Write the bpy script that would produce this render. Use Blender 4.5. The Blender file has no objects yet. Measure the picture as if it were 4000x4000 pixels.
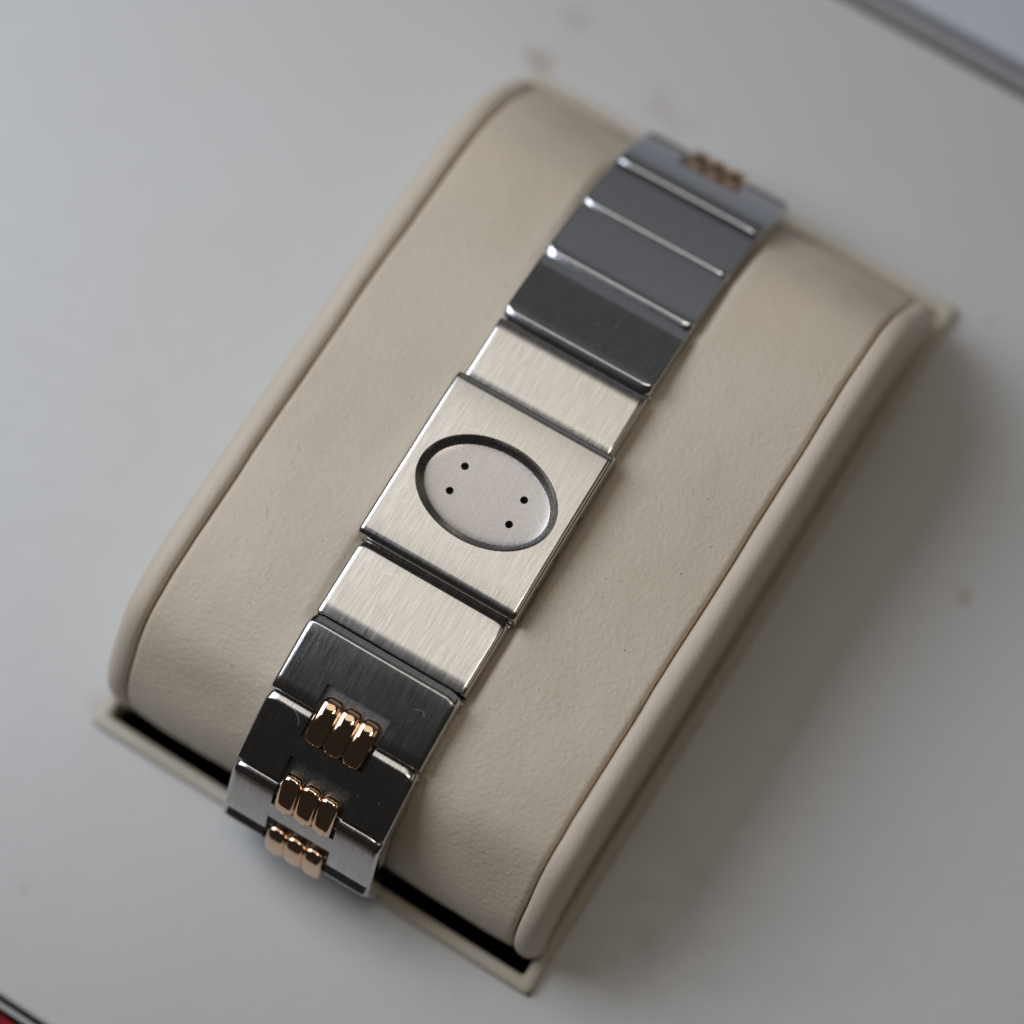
import bpy, bmesh, math, random
from mathutils import Vector, Matrix, noise

MM = 0.001
SC = bpy.context.scene
COL = SC.collection
random.seed(7)

# ------------------------------------------------------------------ camera
cam_d = bpy.data.cameras.new("camera")
cam = bpy.data.objects.new("camera", cam_d)
COL.objects.link(cam)
RIGHT = Vector((0.84509, 0.53331, -0.03741))
DOWN = Vector((0.50297, -0.81683, -0.28250))
FWD = Vector((-0.18121, 0.21992, -0.95854))
CAM = Vector((58.8115, -74.5079, 320.9753)) * MM
cam.matrix_world = Matrix(((RIGHT.x, -DOWN.x, -FWD.x, CAM.x),
                           (RIGHT.y, -DOWN.y, -FWD.y, CAM.y),
                           (RIGHT.z, -DOWN.z, -FWD.z, CAM.z), (0, 0, 0, 1)))
cam_d.sensor_fit = 'HORIZONTAL'
cam_d.sensor_width = 24
cam_d.lens = 72
cam_d.clip_start = 0.01
cam_d.clip_end = 20
cam_d.dof.use_dof = True
cam_d.dof.focus_distance = 0.3085
cam_d.dof.aperture_fstop = 4.6
SC.camera = cam

# ------------------------------------------------------------------ world, lamps, exposure
world = bpy.data.worlds.new("World")
SC.world = world
world.use_nodes = True
bgn = world.node_tree.nodes["Background"]
bgn.inputs[0].default_value = (1.0, 0.93, 0.85, 1)
bgn.inputs[1].default_value = 0.020


def area_lamp(name, pos, target, w, h, radiance, color):
    d = bpy.data.lights.new(name, 'AREA')
    d.shape = 'RECTANGLE'
    d.size, d.size_y = w, h
    d.energy = radiance * math.pi * w * h
    d.color = color
    o = bpy.data.objects.new(name, d)
    COL.objects.link(o)
    o.location = pos
    o.rotation_euler = (Vector(target) - Vector(pos)).to_track_quat('-Z', 'Y').to_euler()
    return o


# the window on the left, a bright blind high on the far side, the dim far wall of the room
area_lamp("window_light", (-0.225, -0.012, 0.28), (0, 0, 0.0), 0.24, 0.23, 4.4, (0.83, 0.90, 1.0))
area_lamp("blind_light", (-0.16, 0.175, 0.80), (0, 0, 0.02), 0.29, 0.27, 0.96, (1.0, 0.935, 0.855))
area_lamp("right_fill_light", (0.40, 0.11, 0.42), (0, 0, 0.0), 0.28, 0.28, 0.40, (1.0, 0.86, 0.68))  # added warm fill, lifts the shadow right of the pillow
area_lamp("overhead_fill_light", (0.045, 0.01, 0.60), (0, 0, 0.0), 0.13, 0.13, 4.2, (1.0, 0.94, 0.85))  # added overhead fill, softens the pillow's shadow on the tray
area_lamp("far_wall_light", (0.10, 1.20, 0.60), (0, 0, 0.02), 1.8, 0.90, 0.15, (0.9, 0.95, 1.0))
area_lamp("far_fill_light", (-0.12, 0.66, 0.80), (0, 0, 0.02), 0.9, 0.46, 0.045, (0.95, 0.97, 1.0))  # added dim lamp, evens the reflection in the upper links

SC.view_settings.view_transform = 'Standard'
SC.view_settings.look = 'None'
SC.view_settings.exposure = 0
SC.view_settings.gamma = 1
SC.render.engine = 'CYCLES'
SC.cycles.use_denoising = True
SC.cycles.max_bounces = 10
SC.cycles.sample_clamp_indirect = 4


# ------------------------------------------------------------------ materials
class NT:
    def __init__(self, name):
        self.m = bpy.data.materials.new(name)
        self.m.use_nodes = True
        self.t = self.m.node_tree
        self.p = self.t.nodes["Principled BSDF"]

    def n(self, typ, **kw):
        nd = self.t.nodes.new(typ)
        for k, v in kw.items():
            setattr(nd, k, v)
        return nd

    def l(self, a, b):
        self.t.links.new(a, b)

    def coords(self, scale=(1, 1, 1)):
        tc = self.n('ShaderNodeTexCoord')
        mp = self.n('ShaderNodeMapping')
        mp.inputs['Scale'].default_value = [s / MM for s in scale]
        self.l(tc.outputs['Object'], mp.inputs['Vector'])
        return mp.outputs[0]

    def noise(self, vec, scale=1, detail=4, rough=0.5):
        nd = self.n('ShaderNodeTexNoise')
        nd.inputs['Scale'].default_value = scale
        nd.inputs['Detail'].default_value = detail
        nd.inputs['Roughness'].default_value = rough
        self.l(vec, nd.inputs['Vector'])
        return nd.outputs['Fac']

    def ramp(self, fac, lo, hi, a, b):
        r = self.n('ShaderNodeMapRange')
        r.inputs[1].default_value, r.inputs[2].default_value = lo, hi
        r.inputs[3].default_value, r.inputs[4].default_value = a, b
        self.l(fac, r.inputs[0])
        return r.outputs[0]

    def math(self, op, a, b=None):
        nd = self.n('ShaderNodeMath', operation=op)
        for i, v in enumerate((a, b)):
            if v is None:
                continue
            if isinstance(v, (int, float)):
                nd.inputs[i].default_value = v
            else:
                self.l(v, nd.inputs[i])
        return nd.outputs[0]

    def mix(self, fac, a, b):
        nd = self.n('ShaderNodeMix', data_type='RGBA')
        if isinstance(fac, (int, float)):
            nd.inputs[0].default_value = fac
        else:
            self.l(fac, nd.inputs[0])
        for i, v in ((6, a), (7, b)):
            if isinstance(v, tuple):
                nd.inputs[i].default_value = (*v, 1)
            else:
                self.l(v, nd.inputs[i])
        return nd.outputs[2]

    def bump(self, h, strength, dist, prev=None):
        b = self.n('ShaderNodeBump')
        b.inputs['Strength'].default_value = strength
        b.inputs['Distance'].default_value = dist * MM
        self.l(h, b.inputs['Height'])
        if prev is not None:
            self.l(prev, b.inputs['Normal'])
        return b.outputs[0]

    def set(self, k, v):
        if isinstance(v, (int, float)):
            self.p.inputs[k].default_value = v
        elif isinstance(v, tuple):
            self.p.inputs[k].default_value = (*v, 1)
        else:
            self.l(v, self.p.inputs[k])


def brushed_metal(name, col, rough, aniso, streak=(9, 0.3, 0.3), bump=0.16, contrast=0.26):
    k = NT(name)
    v = k.coords(streak)
    f = k.noise(v, 1.0, 3, 0.6)
    f2 = k.noise(k.coords((5.0, 0.14, 0.14)), 1.0, 3, 0.5)
    g = k.noise(k.coords((7, 7, 7)), 1.0, 3, 0.6)
    s = k.math('ADD', k.math('MULTIPLY', f, 0.6), k.math('MULTIPLY', f2, 0.4))
    s = k.math('ADD', k.math('MULTIPLY', s, 0.8), k.math('MULTIPLY', g, 0.2))
    c = k.ramp(s, 0.36, 0.64, 1 - contrast, 1 + contrast)
    for ang, off in ((0.55, 3.1), (-0.85, 7.7), (1.3, 5.2)):
        tc = k.n('ShaderNodeTexCoord')
        rt = k.n('ShaderNodeMapping')
        rt.inputs['Rotation'].default_value = (0, 0, ang)
        k.l(tc.outputs['Object'], rt.inputs['Vector'])
        sc = k.n('ShaderNodeMapping')
        sc.inputs['Scale'].default_value = (5 / MM, 0.22 / MM, 0.22 / MM)
        sc.inputs['Location'].default_value = (off, off, off)
        k.l(rt.outputs[0], sc.inputs['Vector'])
        c = k.math('ADD', c, k.ramp(k.noise(sc.outputs[0], 1, 1, 0.4), 0.745, 0.80, 0, 0.13))
    mx = k.n('ShaderNodeVectorMath', operation='SCALE')
    mx.inputs[0].default_value = col
    k.l(c, mx.inputs['Scale'])
    k.l(mx.outputs[0], k.p.inputs['Base Color'])
    k.set('Metallic', 1.0)
    k.set('Roughness', k.ramp(s, 0.35, 0.65, rough * 0.85, rough * 1.2))
    if aniso:
        k.set('Anisotropic', aniso)
        vt = k.n('ShaderNodeVectorTransform', vector_type='VECTOR', convert_from='OBJECT', convert_to='WORLD')
        vt.inputs[0].default_value = (1, 0, 0)
        k.l(vt.outputs[0], k.p.inputs['Tangent'])
    k.l(k.bump(s, bump, 0.05), k.p.inputs['Normal'])
    return k.m


STEEL = (0.60, 0.585, 0.57)
M_STEEL = brushed_metal("brushed_steel", STEEL, 0.16, 0.2, bump=0.03, contrast=0.24)
M_LINK = brushed_metal("satin_blue_steel", (0.57, 0.575, 0.595), 0.19, 0.2, bump=0.012, contrast=0.10)
M_CLASP = brushed_metal("brushed_clasp_steel", (0.63, 0.61, 0.58), 0.19, 0.15, streak=(10, 0.4, 0.4), bump=0.04, contrast=0.20)
M_FLOOR = brushed_metal("blasted_steel", (0.50, 0.475, 0.46), 0.25, 0, streak=(8, 5, 5), bump=0.08, contrast=0.12)
M_FINE = brushed_metal("satin_steel", (0.56, 0.55, 0.54), 0.20, 0.3, streak=(5, 1.2, 1.2), bump=0.05, contrast=0.08)

M_NOTCH = brushed_metal("matt_recess_steel", (0.17, 0.16, 0.15), 0.45, 0, streak=(6, 6, 6), bump=0.25, contrast=0.35)

k = NT("gold")
k.set('Base Color', (0.88, 0.63, 0.43))
k.set('Metallic', 1.0)
k.set('Roughness', 0.06)
k.l(k.bump(k.noise(k.coords((1.2, 1.2, 1.2)), 1, 2), 0.05, 0.1), k.p.inputs['Normal'])
M_GOLD = k.m


def leather(name, base, dark, rough, spots=(), grain=1.0, fine=1.0, bumps=0.35, mottling=0.5):
    k = NT(name)
    v = k.coords()
    big = k.noise(v, 0.05, 3, 0.55)
    mid = k.noise(v, 0.35, 4, 0.55)
    col = k.mix(k.math('MULTIPLY', k.ramp(big, 0.35, 0.7, 0, 1), mottling), base, dark)
    # tiny dirt specks
    sp = k.noise(v, 1.1, 2, 0.6)
    col = k.mix(k.ramp(sp, 0.735, 0.77, 0, 0.45), col, tuple(c * 0.35 for c in base))
    tc = None
    for (x, y, r, st, c) in spots:
        if tc is None:
            tc = k.n('ShaderNodeTexCoord').outputs['Object']
        d = k.n('ShaderNodeVectorMath', operation='DISTANCE')
        k.l(tc, d.inputs[0])
        d.inputs[1].default_value = (x * MM, y * MM, 0)
        dd = k.math('ADD', k.math('DIVIDE', d.outputs['Value'], r * MM), k.ramp(mid, 0.3, 0.7, -0.55, 0.55))
        col = k.mix(k.ramp(dd, 0.35, 1.1, st, 0.0), col, c)
    k.set('Base Color', col)
    k.set('Roughness', k.ramp(mid, 0.3, 0.7, rough - 0.05, rough + 0.07))
    k.set('Specular IOR Level', 0.4)
    vor = k.n('ShaderNodeTexVoronoi', feature='SMOOTH_F1')
    vor.inputs['Scale'].default_value = 1.7 * grain
    k.l(v, vor.inputs['Vector'])
    g1 = k.noise(v, 2.6 * grain, 5, 0.6)
    h = k.math('ADD', k.math('MULTIPLY', vor.outputs['Distance'], 0.5), k.math('MULTIPLY', g1, 0.8))
    nb = k.bump(mid, 0.13, 0.35)
    k.l(k.bump(h, bumps * fine, 0.09, nb), k.p.inputs['Normal'])
    return k.m


STAIN = (0.42, 0.27, 0.15)
GREY = (0.30, 0.28, 0.27)
M_TRAY = leather("white_leather", (0.685, 0.67, 0.65), (0.665, 0.64, 0.605), 0.36,
                 spots=[(-27.8, 45.5, 1.9, 0.5, STAIN), (-26.6, 52.5, 2.1, 0.18, STAIN), (-24.6, 48.6, 1.2, 0.15, STAIN),
                        (-13.1, 49.0, 2.6, 0.2, STAIN), (-9.0, 47.6, 2.2, 0.12, STAIN), (44.7, 16.7, 1.0, 0.4, STAIN),
                        (33.2, -36.9, 1.0, 0.14, STAIN), (31.7, 45.6, 1.1, 0.2, GREY), (-27.9, -42.6, 1.8, 0.3, STAIN),
                        (-23.6, -63.0, 0.8, 0.12, GREY)], grain=0.8, bumps=0.3)
M_RIM = leather("cream_rim_leather", (0.69, 0.615, 0.50), (0.62, 0.54, 0.43), 0.5, bumps=0.3)
M_PILLOW = leather("cream_leather", (0.77, 0.658, 0.522), (0.71, 0.592, 0.45), 0.47, grain=1.1, bumps=1.05, mottling=0.7)
M_SIDE = leather("cream_side_leather", (0.775, 0.662, 0.533), (0.71, 0.592, 0.455), 0.47, grain=1.3, bumps=0.6)

k = NT("black_shade_lining")  # dark lining, its black also carries the deep shade of the gap
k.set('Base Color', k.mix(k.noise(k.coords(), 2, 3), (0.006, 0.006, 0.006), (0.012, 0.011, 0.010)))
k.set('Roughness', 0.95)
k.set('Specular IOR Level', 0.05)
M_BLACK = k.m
k = NT("red_leatherette")
k.set('Base Color', k.mix(k.noise(k.coords(), 1.5, 4), (0.20, 0.004, 0.008), (0.30, 0.008, 0.012)))
k.set('Roughness', 0.55)
k.set('Specular IOR Level', 0.15)
k.l(k.bump(k.noise(k.coords(), 2.5, 4), 0.3, 0.1), k.p.inputs['Normal'])
M_RED = k.m
k = NT("grey_board")
k.set('Base Color', k.mix(k.noise(k.coords(), 1.0, 4), (0.40, 0.375, 0.375), (0.48, 0.455, 0.455)))
k.set('Roughness', 0.6)
M_STRIP = k.m
k = NT("pale_satin")
k.set('Base Color', k.mix(k.noise(k.coords((0.3, 0.05, 0.05)), 1, 3), (0.58, 0.58, 0.62), (0.64, 0.64, 0.68)))
k.set('Roughness', 0.4)
k.set('Sheen Weight', 0.2)
M_SATIN = k.m
k = NT("dust")
k.set('Base Color', (0.10, 0.085, 0.07))
k.set('Roughness', 0.9)
M_DUST = k.m


# ------------------------------------------------------------------ helpers
def empty(name, label, cat, loc=(0, 0, 0), rotz=0.0):
    o = bpy.data.objects.new(name, None)
    COL.objects.link(o)
    o.empty_display_size = 0.01
    o.location = Vector(loc) * MM
    o.rotation_euler = (0, 0, rotz)
    o["label"] = label
    o["category"] = cat
    return o


def finish(name, bm, mat, parent=None, local=None, sharp=None, smooth=True):
    bmesh.ops.recalc_face_normals(bm, faces=bm.faces)
    me = bpy.data.meshes.new(name)
    bm.to_mesh(me)
    bm.free()
    me.transform(Matrix.Scale(MM, 4))
    for p in me.polygons:
        p.use_smooth = smooth
    if sharp is not None:
        me.set_sharp_from_angle(angle=math.radians(sharp))
    me.materials.append(mat)
    o = bpy.data.objects.new(name, me)
    COL.objects.link(o)
    if parent is not None:
        o.parent = parent
    if local is not None:
        o.matrix_basis = local
    return o


def loft(rows, closed_u=False, cap=False, closed_v=False):
    """rows of points -> quad sheet"""
    bm = bmesh.new()
    vr = [[bm.verts.new(p) for p in r] for r in rows]
    n = len(rows[0])
    R = len(rows)
    for i in range(R if closed_v else R - 1):
        a, b = vr[i], vr[(i + 1) % R]
        for j in range(n if closed_u else n - 1):
            bm.faces.new((a[j], a[(j + 1) % n], b[(j + 1) % n], b[j]))
    if cap:
        bm.faces.new(vr[0][::-1])
        bm.faces.new(vr[-1])
    return bm


def box_bm(x0, x1, y0, y1, z0, z1):
    bm = bmesh.new()
    bmesh.ops.create_cube(bm, size=1)
    bmesh.ops.scale(bm, vec=(x1 - x0, y1 - y0, z1 - z0), verts=bm.verts)
    bmesh.ops.translate(bm, vec=((x0 + x1) / 2, (y0 + y1) / 2, (z0 + z1) / 2), verts=bm.verts)
    return bm


def cut(o, cutters, sharp=25):
    """subtract temporary cutter objects from o and keep the result"""
    for c in cutters:
        m = o.modifiers.new("cut", 'BOOLEAN')
        m.operation = 'DIFFERENCE'
        m.object = c
        m.solver = 'EXACT'
        m.material_mode = 'TRANSFER'
    bpy.context.view_layer.update()
    dg = bpy.context.evaluated_depsgraph_get()
    me = bpy.data.meshes.new_from_object(o.evaluated_get(dg))
    o.modifiers.clear()
    old = o.data
    o.data = me
    bpy.data.meshes.remove(old)
    for p in me.polygons:
        p.use_smooth = True
    me.set_sharp_from_angle(angle=math.radians(sharp))
    for c in cutters:
        bpy.data.objects.remove(c)


def catmull(pts, n):
    out = []
    P = [Vector(p) for p in pts]
    m = len(P) - 1
    for i in range(n + 1):
        t = i / n * m
        a = min(int(t), m - 1)
        u = t - a
        p0, p1, p2, p3 = P[max(a - 1, 0)], P[a], P[a + 1], P[min(a + 2, m)]
        out.append(0.5 * ((2 * p1) + (p2 - p0) * u + (2 * p0 - 5 * p1 + 4 * p2 - p3) * u * u + (3 * p1 - p0 - 3 * p2 + p3) * u ** 3))
    return out


def resample(pts, n):
    d = [0]
    for a, b in zip(pts, pts[1:]):
        d.append(d[-1] + (b - a).length)
    out = []
    j = 0
    for i in range(n + 1):
        s = d[-1] * i / n
        while j < len(d) - 2 and d[j + 1] < s:
            j += 1
        u = (s - d[j]) / max(d[j + 1] - d[j], 1e-9)
        out.append(pts[j].lerp(pts[j + 1], u))
    return out


def smooth01(t):
    t = max(0.0, min(1.0, t))
    return t * t * (3 - 2 * t)


# ------------------------------------------------------------------ the presentation box
OX, OY = 27.75, 44.5          # outer half size of the raised rim
IX, IY = 26.15, 42.95          # opening
YN, YF = -73.7, 70.7           # edges of the tray
XB = 112.0

box = empty("watch_box", "red presentation box lined in stained white leather, under the cream watch pillow", "box")

# tray panel: a padded sheet with the rectangular opening
bm = bmesh.new()
xs_ = [-XB, -OX, OX, XB]
ys_ = [YN + 0.6, -OY, OY, YF - 0.6]
g = [[bm.verts.new((x, y, 0)) for x in xs_] for y in ys_]
for j in range(3):
    for i in range(3):
        if i == 1 and j == 1:
            continue
        bm.faces.new((g[j][i], g[j][i + 1], g[j + 1][i + 1], g[j + 1][i]))
# rounded front and rear edges going down
for y0, sg in ((YN, -1), (YF, 1)):
    prev = [v for v in (g[0] if sg < 0 else g[3])]
    for a in (30, 60, 90):
        yy = y0 - sg * 0.6 + sg * 0.6 * math.sin(math.radians(a))
        zz = -0.6 + 0.6 * math.cos(math.radians(a))
        cur = [bm.verts.new((x, yy, zz)) for x in xs_]
        for i in range(3):
            bm.faces.new((prev[i], prev[i + 1], cur[i + 1], cur[i]))
        prev = cur
    cur = [bm.verts.new((x, y0, -9)) for x in xs_]
    for i in range(3):
        bm.faces.new((prev[i], prev[i + 1], cur[i + 1], cur[i]))
finish("tray_panel", bm, M_TRAY, box, sharp=80)

# raised rim round the opening (rounded profile, mitred corners)
prof = []
wr = OX - IX
for a in range(0, 181, 15):
    r = wr / 2
    prof.append((IX + r + r * math.cos(math.radians(a)), 0.55 + 0.75 * math.sin(math.radians(a)) ** 0.7))
prof = [(OX, -0.3)] + prof + [(IX, -1.5), (IX - 0.02, -3)]
rows = []
for (px, pz) in prof:
    d = px - IX
    cr = 0.35 + 0.5 * d / wr
    ring = []
    for cx, cy, a0 in ((1, 1, 0), (-1, 1, 90), (-1, -1, 180), (1, -1, 270)):
        for q in range(5):
            a = math.radians(a0 + 90 * q / 4)
            ring.append((cx * (IX + d - cr) + cr * math.cos(a), cy * (IY + d - cr) + cr * math.sin(a), pz))
    rows.append(ring)
finish("raised_rim", loft(rows, closed_u=True), M_RIM, box, sharp=70)

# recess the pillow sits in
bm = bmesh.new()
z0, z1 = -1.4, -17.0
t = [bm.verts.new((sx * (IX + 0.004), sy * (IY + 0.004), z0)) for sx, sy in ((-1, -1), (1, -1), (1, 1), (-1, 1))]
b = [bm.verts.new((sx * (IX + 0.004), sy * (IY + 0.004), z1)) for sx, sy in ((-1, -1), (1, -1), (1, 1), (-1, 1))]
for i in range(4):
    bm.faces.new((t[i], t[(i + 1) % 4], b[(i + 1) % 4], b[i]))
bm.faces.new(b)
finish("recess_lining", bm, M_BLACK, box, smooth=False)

# walls of the box: pale board lip, then the red shell outside
finish("board_lip", box_bm(-XB, XB, YN - 1.08, YN - 0.52, -20, 0.25), M_STRIP, box, smooth=False)
finish("red_shell", box_bm(-XB, XB, YN - 5.0, YN - 1.62, -24, -0.6), M_RED, box, smooth=False)
finish("board_lip", box_bm(-XB, XB, YF + 1.0, YF + 2.1, -20, -0.1), M_STRIP, box, smooth=False)
finish("box_bottom", box_bm(-XB, XB, YN - 5.0, YF + 2.6, -27, -24.02), M_RED, box, smooth=False)
# the hinge side flap lined in pale satin
rows = []
for (y, z) in catmull([(YF + 3.2, -12), (YF + 3.25, -6), (YF + 3.35, -1.0), (YF + 3.9, 0.1), (YF + 6, 0.4), (YF + 16, 0.9), (YF + 36, 1.8)], 24):
    rows.append([(x, y, z) for x in (-XB, -40, 0, 40, XB)])
finish("lid_lining", loft(rows), M_SATIN, box)

# ------------------------------------------------------------------ the bracelet chain (in its own y-z plane)
YAW, BX, BY = 0.0215, -0.46, -6.19
HW = 17.55 / 2
TH = 2.3
T = {  # name: (clasp-facing edge, outer edge) of the flat top face
    'T3': ((18.27, 24.2), (25.75, 22.75)),
    'T2': ((26.70, 22.70), (33.45, 20.55)),
    'T1': ((34.35, 20.35), (40.75, 16.90)),
    'T0': ((41.55, 16.70), (46.70, 12.00)),
    'TX': ((47.55, 11.2), (48.8, 4.6)),
    'U': ((9.97, 23.9), (17.12, 23.9)),
    'D': ((-10.78, 23.34), (-18.8, 23.25)),
    'B1': ((-20.17, 24.2), (-27.57, 22.45)),
    'B2': ((-28.54, 21.75), (-34.95, 18.35)),
    'B3': ((-36.0, 17.1), (-39.0, 11.15)),
    'B4': ((-39.75, 9.95), (-38.7, 2.8)),
}


def under_z(yl):
    """top of the pillow allowed under the bracelet at bracelet-local y"""
    pts = sorted([p for kx in ('TX', 'T0', 'T1', 'T2', 'T3', 'D', 'B1', 'B2', 'B3') for p in T[kx]] + [(0, 23.6)])
    if yl <= pts[0][0]:
        return pts[0][1] - TH
    for a, b2 in zip(pts, pts[1:]):
        if a[0] <= yl <= b2[0]:
            u = (yl - a[0]) / max(b2[0] - a[0], 1e-6)
            sl = abs(math.atan2(b2[1] - a[1], b2[0] - a[0]))
            return a[1] + (b2[1] - a[1]) * u - TH / max(math.cos(min(sl, 1.2)), 0.35) - 0.12
    return pts[-1][1] - TH


# ------------------------------------------------------------------ the watch pillow
pillow = empty("watch_pillow", "cream leather watch pillow with rolled side edges set in the box opening", "cushion")
CP = [(-36.5, -13), (-38.6, -9), (-39.9, -4), (-41.1, 2), (-41.4, 6), (-40.9, 10), (-38.9, 14.0), (-35.3, 18.3), (-31.8, 20.2),
      (-25.5, 21.4), (-15, 21.7), (-5, 21.6), (3, 21.5), (9, 21.5), (16, 21.5), (24, 21.2), (29.4, 20.0), (33.4, 17.3),
      (36.7, 13.4), (39.5, 9.3), (41.0, 5), (41.1, 0), (39.8, -5), (38.4, -9), (36.5, -13)]
PROF = resample(catmull(CP, 600), 150)
NRM = []
for i in range(len(PROF)):
    d = PROF[min(i + 1, len(PROF) - 1)] - PROF[max(i - 1, 0)]
    NRM.append(Vector((-d.y, d.x)).normalized())      # outward (up on top)
XS = 24.1


def lean(x, y):
    """the pillow sits a little skewed: far end higher on the right"""
    return 1.2 * smooth01((y - 6) / 18) * smooth01((39 - y) / 9) * max(-1.0, min(1.0, x / XS))


def wob(x, y, z, s, a):
    return noise.noise(Vector((x * s, y * s, z * s))) * a


xl = [-XS + e for e in (0.0, 0.04, 0.1, 0.2, 0.36, 0.58, 0.9, 1.6, 2.6, 3.6)]
xl += [-XS + 3.6 + (2 * XS - 7.2) * i / 72 for i in range(1, 72)]
xl += [-v for v in reversed(xl[:10])]
rows = []
for p, nn in zip(PROF, NRM):
    row = []
    for x in xl:
        d = XS - abs(x)
        off = -1.5 * max(0.0, 1 - d / 0.62) ** 2.6 + 0.45 * (1 - (x / XS) ** 2)
        off += wob(x, p.x, p.y, 0.11, 0.22) + wob(x + 9, p.x, p.y, 0.35, 0.06)
        y, z = p.x + nn.x * off, p.y + nn.y * off
        xx = x + (wob(3, p.x, p.y, 0.10, 0.10) + wob(7, p.x, p.y, 0.3, 0.07)) * (abs(x) / XS) ** 8
        if p.x > 10 and p.y > 3:
            z -= 1.5 * smooth01((p.x - 10) / 18) * (1 - smooth01((abs(x - BX) - 5) / 17))
        # pressed in under the bracelet
        w = 1 - smooth01((abs(x - BX + YAW * y) - 8.7) / 1.2)
        if w > 0:
            yl = y - BY
            if -41.0 < yl < 46.0 and z > 2:
                lim = under_z(yl)
                if z > lim:
                    z += (lim - z) * w
        z += lean(x, p.x)
        # pinched end
        if p.x < -30:
            y += 0.55 * (1 - smooth01((abs(x) - 6) / 16)) * smooth01((-p.x - 30) / 9)
        row.append((xx, y, z))
    rows.append(row)
finish("top_panel", loft(rows), M_PILLOW, pillow)

SEC = [(-0.12, -3.0), (0.0, -1.7), (0.03, -0.85), (0.1, -0.42), (0.28, -0.14), (0.65, 0.0), (1.25, 0.04), (1.7, -0.08), (2.1, -0.32),
       (2.45, -0.75), (2.7, -1.4), (2.8, -2.2)]
for sg in (-1, 1):
    rows = []
    for p, nn in zip(PROF, NRM):
        row = []
        for dx, off in SEC:
            off2 = off + 0.25 + wob(sg * 20 + dx, p.x, p.y, 0.16, 0.14)
            shift = (wob(3, p.x, p.y, 0.10, 0.10) + wob(7, p.x, p.y, 0.3, 0.07)) * max(0, 1 - dx / 2.0)
            row.append((sg * (XS + dx) + shift, p.x + nn.x * off2, p.y + nn.y * off2 + lean(sg * XS, p.x)))
        x0, y0, z0 = row[-1]
        zb = -14.0
        for q in range(1, 8):
            u = q / 7
            zz = z0 + (zb - z0) * u
            row.append((sg * (XS + 2.8 - 0.85 * smooth01(u * 1.6)), y0 * (1 - 0.02 * u), zz))
        rows.append(row)
    finish("side_roll", loft(rows), M_SIDE, pillow)

# ------------------------------------------------------------------ bracelet parts
br = empty("watch_bracelet", "brushed steel watch bracelet with gold bars and a blank oval clasp, round the pillow", "bracelet",
           (BX, BY, 0), YAW)


def frame_of(pc, po, kx):
    """matrix of a link in bracelet space: origin mid face, +Y to the clasp-facing edge, Z out"""
    c, o_ = Vector((0, *pc)), Vector((0, *po))
    y = (c - o_).normalized()
    x = Vector((1, 0, 0)) if kx[0] in 'DB' else Vector((-1, 0, 0))
    z = x.cross(y)
    mid = (c + o_) / 2
    m = Matrix(((x.x, y.x, z.x, 0), (x.y, y.y, z.y, mid.y), (x.z, y.z, z.z, mid.z), (0, 0, 0, 1)))
    return m, (c - o_).length


def mm_mat(m):
    q = m.copy()
    q.translation = q.translation * MM
    return q


def link_bm(L, hw, th, shoulder=0.95, drop=0.95, outer=0.16, side=0.55, bow=0.04, rounded=False):
    """closed body: flat top, quarter-round shoulder at +y, crisp outer edge, eased sides"""
    h = L / 2
    pf = [(-h, -th), (-h, -0.9), (-h, -outer), (-h + outer * 0.3, -outer * 0.3), (-h + outer, 0)]
    pf += [(-h + outer + (L - outer) * q / 6, bow * math.sin(math.pi * q / 6)) for q in range(1, 6)]
    if shoulder > 0.3:
        pf.append((h, 0))
        curve = [(math.sin(math.radians(q)), 1 - math.cos(math.radians(q))) for q in (12, 28, 45, 62, 78, 90)] if rounded == 1 else \
            [(0.12, 0.02), (0.29, 0.10), (0.56, 0.28), (0.84, 0.47), (0.96, 0.60), (1.0, 0.86)]
        if rounded == 2:
            curve = [(0.1, 0.04), (0.25, 0.16), (0.9, 0.92), (1.0, 1.0)]
        for u, w in curve:
            pf.append((h + shoulder * u, -drop * w))
        pf.append((h + shoulder, -th))
    else:
        pf += [(h - shoulder, 0), (h - shoulder * 0.3, -shoulder * 0.3), (h, -shoulder), (h, -0.9), (h, -th)]
    st = []
    for a in (0, 22, 45, 68, 90):
        r = math.radians(a)
        st.append((hw - side + side * math.cos(r), side * (1 - math.sin(r))))
    rows = []

    def sec(x, e):
        out = []
        for (y, z) in pf:
            yy = y
            if y >= h and shoulder > 0.3:
                t = max(0.0, (abs(x) - (hw - 1.5)) / 1.5)
                yy = y - 0.75 * (1 - math.sqrt(max(0.0, 1 - t * t)))
            zz = z if z < -1.6 else z - e * 0.9
            out.append((x, yy, max(zz, -th)))
        return out
    for x, e in st:
        rows.append(sec(-x, e))
    xi = hw - side
    for x in [-xi + 0.2, -xi + 0.45, -xi + 0.75, -xi + 1.1] + [(xi - 1.1) * (q / 4 - 1) for q in range(1, 8)] + [xi - 1.1, xi - 0.75, xi - 0.45, xi - 0.2]:
        rows.append(sec(x, 0))
    for x, e in reversed(st):
        rows.append(sec(x, e))
    return loft(rows, closed_u=True, cap=True)


def temp(bm, mat=None):
    return finish("cutter", bm, mat or M_CLASP)


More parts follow.
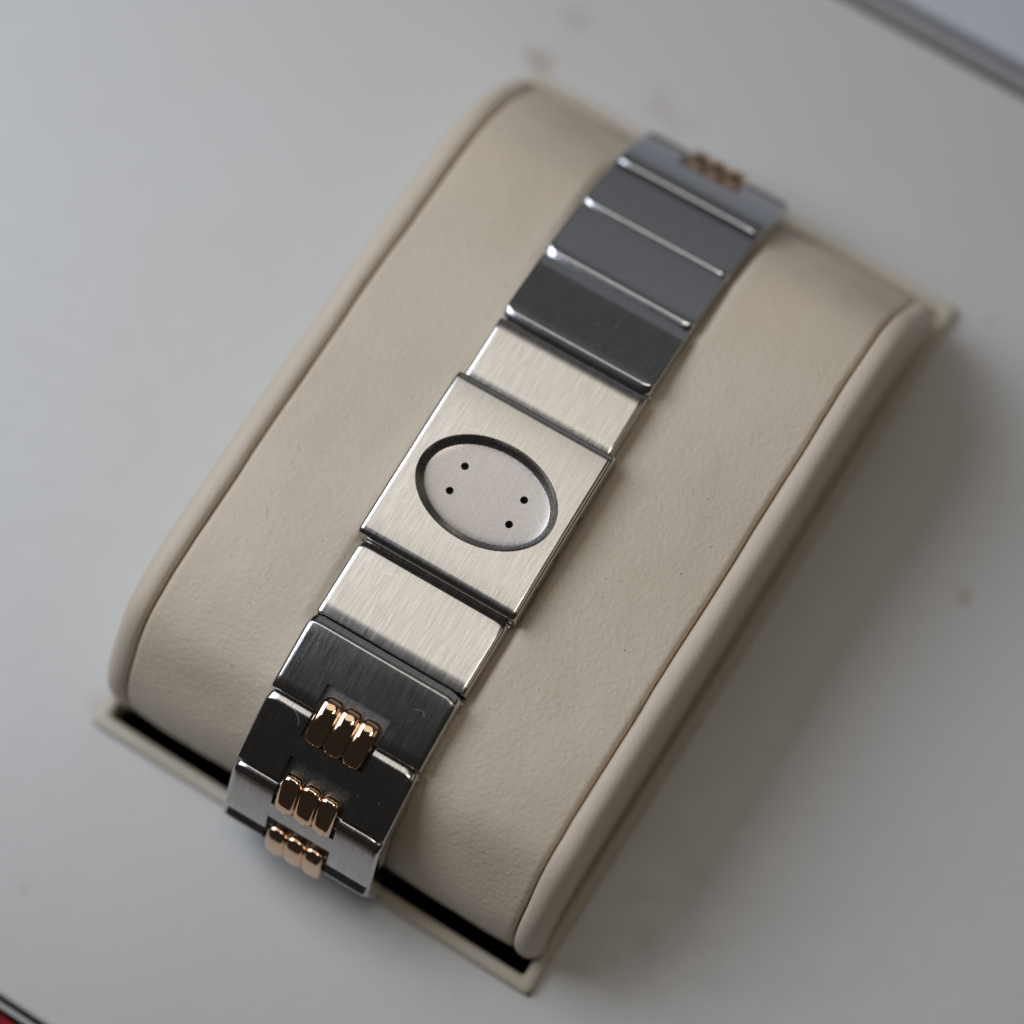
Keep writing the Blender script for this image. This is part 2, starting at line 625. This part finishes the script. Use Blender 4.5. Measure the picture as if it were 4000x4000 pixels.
def make_link(kx, name="link", mat=None, notch_outer=False, notch_clasp=False, th=TH, **kw):
    m, L = frame_of(*T[kx], kx)
    o = finish(name, link_bm(L, kw.pop('hw', HW), th, **kw), mat or M_STEEL, br, mm_mat(m), sharp=28)
    cs = []
    for flag, s in ((notch_outer, -1), (notch_clasp, 1)):
        if flag:
            d, depth = flag
            y0, y1 = (-L / 2 - 1, -L / 2 + d) if s < 0 else (L / 2 - d, L / 2 + 3)
            c = temp(box_bm(-3.72, 3.72, y0, y1, -depth, 2), M_NOTCH)
            c.matrix_world = br.matrix_world @ mm_mat(m)
            cs.append(c)
    if cs:
        bpy.context.view_layer.update()
        for c in cs:
            c.matrix_world = o.matrix_world.copy()
        cut(o, cs, 28)
    return o, m


bpy.context.view_layer.update()
L3, m3 = make_link('T3', mat=M_LINK, side=0.24)
L2, m2 = make_link('T2', mat=M_LINK, side=0.24)
L1, m1 = make_link('T1', mat=M_LINK, side=0.24, rounded=True)
L0, m0 = make_link('T0', mat=M_LINK, side=0.24, notch_outer=(2.6, 0.7), rounded=True)
LX, mX = make_link('TX', mat=M_LINK, shoulder=1.15, drop=1.45, rounded=2, notch_clasp=(2.2, 0.55))
LU, mU = make_link('U', name="end_plate", mat=M_CLASP, shoulder=0.02, side=0.45, outer=0.2, bow=0.0)
LD, mD = make_link('D', name="end_plate", mat=M_CLASP, shoulder=0.95, drop=0.9, side=0.5, bow=0.0)
B1, n1 = make_link('B1', notch_outer=(3.0, 0.6))
B2, n2 = make_link('B2', notch_outer=(3.0, 0.6), notch_clasp=(2.0, 0.62))
B3, n3 = make_link('B3', rounded=True, notch_outer=(2.4, 0.6), notch_clasp=(2.0, 0.62))
B4, n4 = make_link('B4', shoulder=1.15, drop=1.45, rounded=2, notch_clasp=(2.0, 0.62))


# gold bars: three rounded bars side by side across a joint
def bar_mesh():
    bm = bmesh.new()
    a, b, c = 1.19, 2.68, 0.95
    nu, nv = 40, 20

    def pw(v, e):
        return math.copysign(abs(v) ** e, v)
    rings = []
    for i in range(nv + 1):
        ph = -math.pi / 2 + math.pi * i / nv
        ring = []
        for j in range(nu):
            t = 2 * math.pi * j / nu
            cx = pw(math.cos(ph), 0.6)
            x = a * cx * pw(math.cos(t), 0.56)
            y = b * cx * pw(math.sin(t), 0.42)
            z = c * pw(math.sin(ph), 0.72)
            z -= 0.26 * (y / b) ** 2
            ring.append((x, y, z))
        rings.append(ring)
    return loft(rings, closed_u=True)


bar_me = None
# (link, its matrix, its name, neighbour, slide along the bar, lift, tilt of the bar in degrees)
for parent, pm, ka, kb, shift, lift, tilt in ((B1, n1, 'B1', 'B2', 0.0, -0.30, 15), (B2, n2, 'B2', 'B3', -0.6, -0.36, 56),
                                              (B3, n3, 'B3', 'B4', -1.0, -0.36, 74), (L0, m0, 'T0', 'TX', 0.5, -0.62, 33)):
    pa, pb = Vector(T[ka][1]), Vector(T[kb][0])
    sg = 1 if ka[0] == 'B' else -1
    y = Vector((0, sg * math.cos(math.radians(tilt)), math.sin(math.radians(tilt))))
    x = Vector((sg, 0, 0))
    z = x.cross(y)
    mid = Vector((0, (pa.x + pb.x) / 2, (pa.y + pb.y) / 2)) + z * lift + y * shift
    J = Matrix(((x.x, y.x, z.x, mid.x), (x.y, y.y, z.y, mid.y), (x.z, y.z, z.z, mid.z), (0, 0, 0, 1)))
    loc = pm.inverted() @ J
    for i in (-1, 0, 1):
        mt = loc @ Matrix.Translation((i * 2.2, 0, 0))
        if bar_me is None:
            o = finish("gold_bar", bar_mesh(), M_GOLD, parent, mm_mat(mt))
            bar_me = o.data
        else:
            o = bpy.data.objects.new("gold_bar", bar_me)
            COL.objects.link(o)
            o.parent = parent
            o.matrix_basis = mm_mat(mt)

# clasp cover: soft-edged plate with an oval recess and four pin holes
ZC = 24.76
W2, H2 = 9.3, 9.97


def clasp_bm():
    th = 2.75
    # y profile with wide soft ends
    pf = [(-H2, -th), (-H2, -0.85)]
    for a in (15, 30, 45, 60, 75, 90):
        r = math.radians(a)
        pf.append((-H2 + 0.95 * (1 - math.cos(r)), -0.62 + 0.62 * math.sin(r)))
    pf += [(-6.5, 0.07), (-3, 0.10), (0, 0.11), (3, 0.10), (6.5, 0.07)]
    for a in (90, 75, 60, 45, 30, 15):
        r = math.radians(a)
        pf.append((H2 - 0.95 * (1 - math.cos(r)), -0.62 + 0.62 * math.sin(r)))
    pf += [(H2, -0.85), (H2, -th)]
    side = 0.52
    st = []
    for a in (0, 22, 45, 68, 90):
        r = math.radians(a)
        st.append((W2 - side + side * math.cos(r), side * (1 - math.sin(r))))

    def sec(x, e):
        return [(x, y * (1 - e * 0.012), z if z < -1.2 else z - e * 0.9) for (y, z) in pf]
    rows = [sec(-x, e) for x, e in st]
    rows += [sec(-(W2 - side) + e, 0) for e in (0.06, 0.15)]
    rows += [sec(-(W2 - side) + 2 * (W2 - side) * q / 12, 0) for q in range(1, 12)]
    rows += [sec(W2 - side - e, 0) for e in (0.15, 0.06)]
    rows += [sec(x, e) for x, e in reversed(st)]
    return loft(rows, closed_u=True, cap=True)


clasp = finish("clasp_cover", clasp_bm(), M_CLASP, br, mm_mat(Matrix.Translation((0, 0, ZC))), sharp=30)
bpy.context.view_layer.update()
rows = []
N = 96
for (f, z) in ((1.0, 1.0), (1.0, 0.14), (0.993, 0.03), (0.94, -0.32), (0.900, -0.66), (0.888, -0.74), (0.87, -0.76), (0.80, -0.80), (0.7, -0.83), (0.55, -0.86), (0.35, -0.88)):
    A, Bq = 7.75 - 7.75 * (1 - f), 5.6 - 7.75 * (1 - f)
    rows.append([(A * math.cos(2 * math.pi * i / N), Bq * math.sin(2 * math.pi * i / N), z) for i in range(N)])
oval = temp(loft(rows, closed_u=True, cap=True), M_FLOOR)
oval.matrix_world = clasp.matrix_world.copy()
cs = [oval]
for x, y in ((-3.5, 1.5), (-3.5, -1.48), (3.52, 1.46), (3.52, -1.5)):
    rows = [[(x + 0.41 * math.cos(2 * math.pi * i / 24), y + 0.41 * math.sin(2 * math.pi * i / 24), z) for i in range(24)] for z in (1.0, -3.5)]
    c = temp(loft(rows, closed_u=True, cap=True), M_NOTCH)
    c.matrix_world = clasp.matrix_world.copy()
    cs.append(c)
# pin holes in the right side of the clasp
for y, r in ((2.6, 0.5), (-1.9, 0.5), (-6.0, 0.45)):
    rows = [[(x, y + r * math.cos(2 * math.pi * i / 20), -1.75 + r * 0.8 * math.sin(2 * math.pi * i / 20)) for i in range(20)] for x in (8.6, 10.0)]
    c = temp(loft(rows, closed_u=True, cap=True), M_NOTCH)
    c.matrix_world = clasp.matrix_world.copy()
    cs.append(c)
cut(clasp, cs, 30)

# hinge bars seen down in the gaps between the links
for (ya, za) in ((17.7, 23.0), (26.2, 21.9), (33.9, 19.6), (41.1, 15.8), (-10.2, 22.6), (-19.4, 22.4), (-28.0, 21.0), (-35.4, 17.0)):
    rows = []
    for x in (-HW - 0.03, HW + 0.03):
        rows.append([(x, 0.62 * math.cos(2 * math.pi * i / 16), -0.75 + 0.62 * math.sin(2 * math.pi * i / 16)) for i in range(16)])
    finish("hinge_pin", loft(rows, closed_u=True, cap=True), M_FINE, br, mm_mat(Matrix.Translation((0, ya, za - 0.3))), sharp=40)

# ------------------------------------------------------------------ dust and a stray fibre on the leather
bm = bmesh.new()


def fibre(pts, r):
    P = catmull(pts, 10 * (len(pts) - 1))
    prev = None
    for i, p in enumerate(P):
        d = (P[min(i + 1, len(P) - 1)] - P[max(i - 1, 0)]).normalized()
        s = d.cross(Vector((0, 0, 1))).normalized()
        u = s.cross(d)
        ring = [bm.verts.new(p + (s * math.cos(a) + u * math.sin(a)) * r) for a in (0, 2.09, 4.19)]
        if prev:
            for j in range(3):
                bm.faces.new((prev[j], prev[(j + 1) % 3], ring[(j + 1) % 3], ring[j]))
        prev = ring


ZT = 21.95
fibre([(-18.6, -19.6, ZT), (-19.2, -18.4, ZT), (-18.2, -17.2, ZT), (-17.4, -17.6, ZT), (-16.2, -16.2, ZT)], 0.035)
fibre([(23.3, -15.3, 21.4), (23.9, -16.2, 21.9), (24.0, -17.6, 22.1), (24.3, -18.4, 21.9)], 0.03)
for q in range(46):
    x = random.choice([-1, 1]) * random.uniform(10.5, 23)
    y = random.uniform(-28, 27)
    r = random.uniform(0.03, 0.075)
    i0 = min(range(len(PROF)), key=lambda i: abs(PROF[i].x - y) + (100 if PROF[i].y < 12 else 0))
    z = PROF[i0].y + 0.45 * (1 - (x / XS) ** 2) + wob(x, PROF[i0].x, PROF[i0].y, 0.11, 0.22)
    bmesh.ops.create_icosphere(bm, subdivisions=1, radius=r, matrix=Matrix.Translation((x, y, z + 0.02)))
rnd = random.Random(11)
dust = finish("dust", bm, M_DUST)
dust["kind"] = "stuff"
dust["label"] = "dust specks and a curled fibre lying on the cream leather"
dust["category"] = "dust"

# pale lint specks on the dark links
k = NT("lint_white")
k.set('Base Color', (0.62, 0.58, 0.54))
k.set('Roughness', 0.9)
bm = bmesh.new()
to_world = Matrix.Translation((BX, BY, 0)) @ Matrix.Rotation(YAW, 4, 'Z')
for kx, n in (('B1', 14), ('B2', 12), ('B3', 6), ('T3', 9), ('T2', 5), ('D', 3)):
    m, L = frame_of(*T[kx], kx)
    for q in range(n):
        p = to_world @ m @ Vector((rnd.uniform(-8, 8), rnd.uniform(-L / 2 + 0.3, L / 2 - 0.3), 0.05))
        if kx[0] == 'B' and abs((m.inverted() @ to_world.inverted() @ p).x) < 4.2:
            continue
        bmesh.ops.create_icosphere(bm, subdivisions=1, radius=rnd.uniform(0.018, 0.045), matrix=Matrix.Translation(p))
m, L = frame_of(*T['B2'], 'B2')
fibre([to_world @ m @ Vector(p) for p in ((-6.4, 3.9, 0.1), (-5.5, 3.8, 0.16), (-4.7, 3.3, 0.14), (-4.4, 2.6, 0.1))], 0.02)
m, L = frame_of(*T['B1'], 'B1')
fibre([to_world @ m @ Vector(p) for p in ((5.2, 1.3, 0.08), (6.0, 1.6, 0.12), (6.5, 1.2, 0.1))], 0.018)
lint = finish("lint", bm, k.m)
lint["kind"] = "stuff"
lint["label"] = "pale lint specks and hairs on the dark steel links"
lint["category"] = "lint"
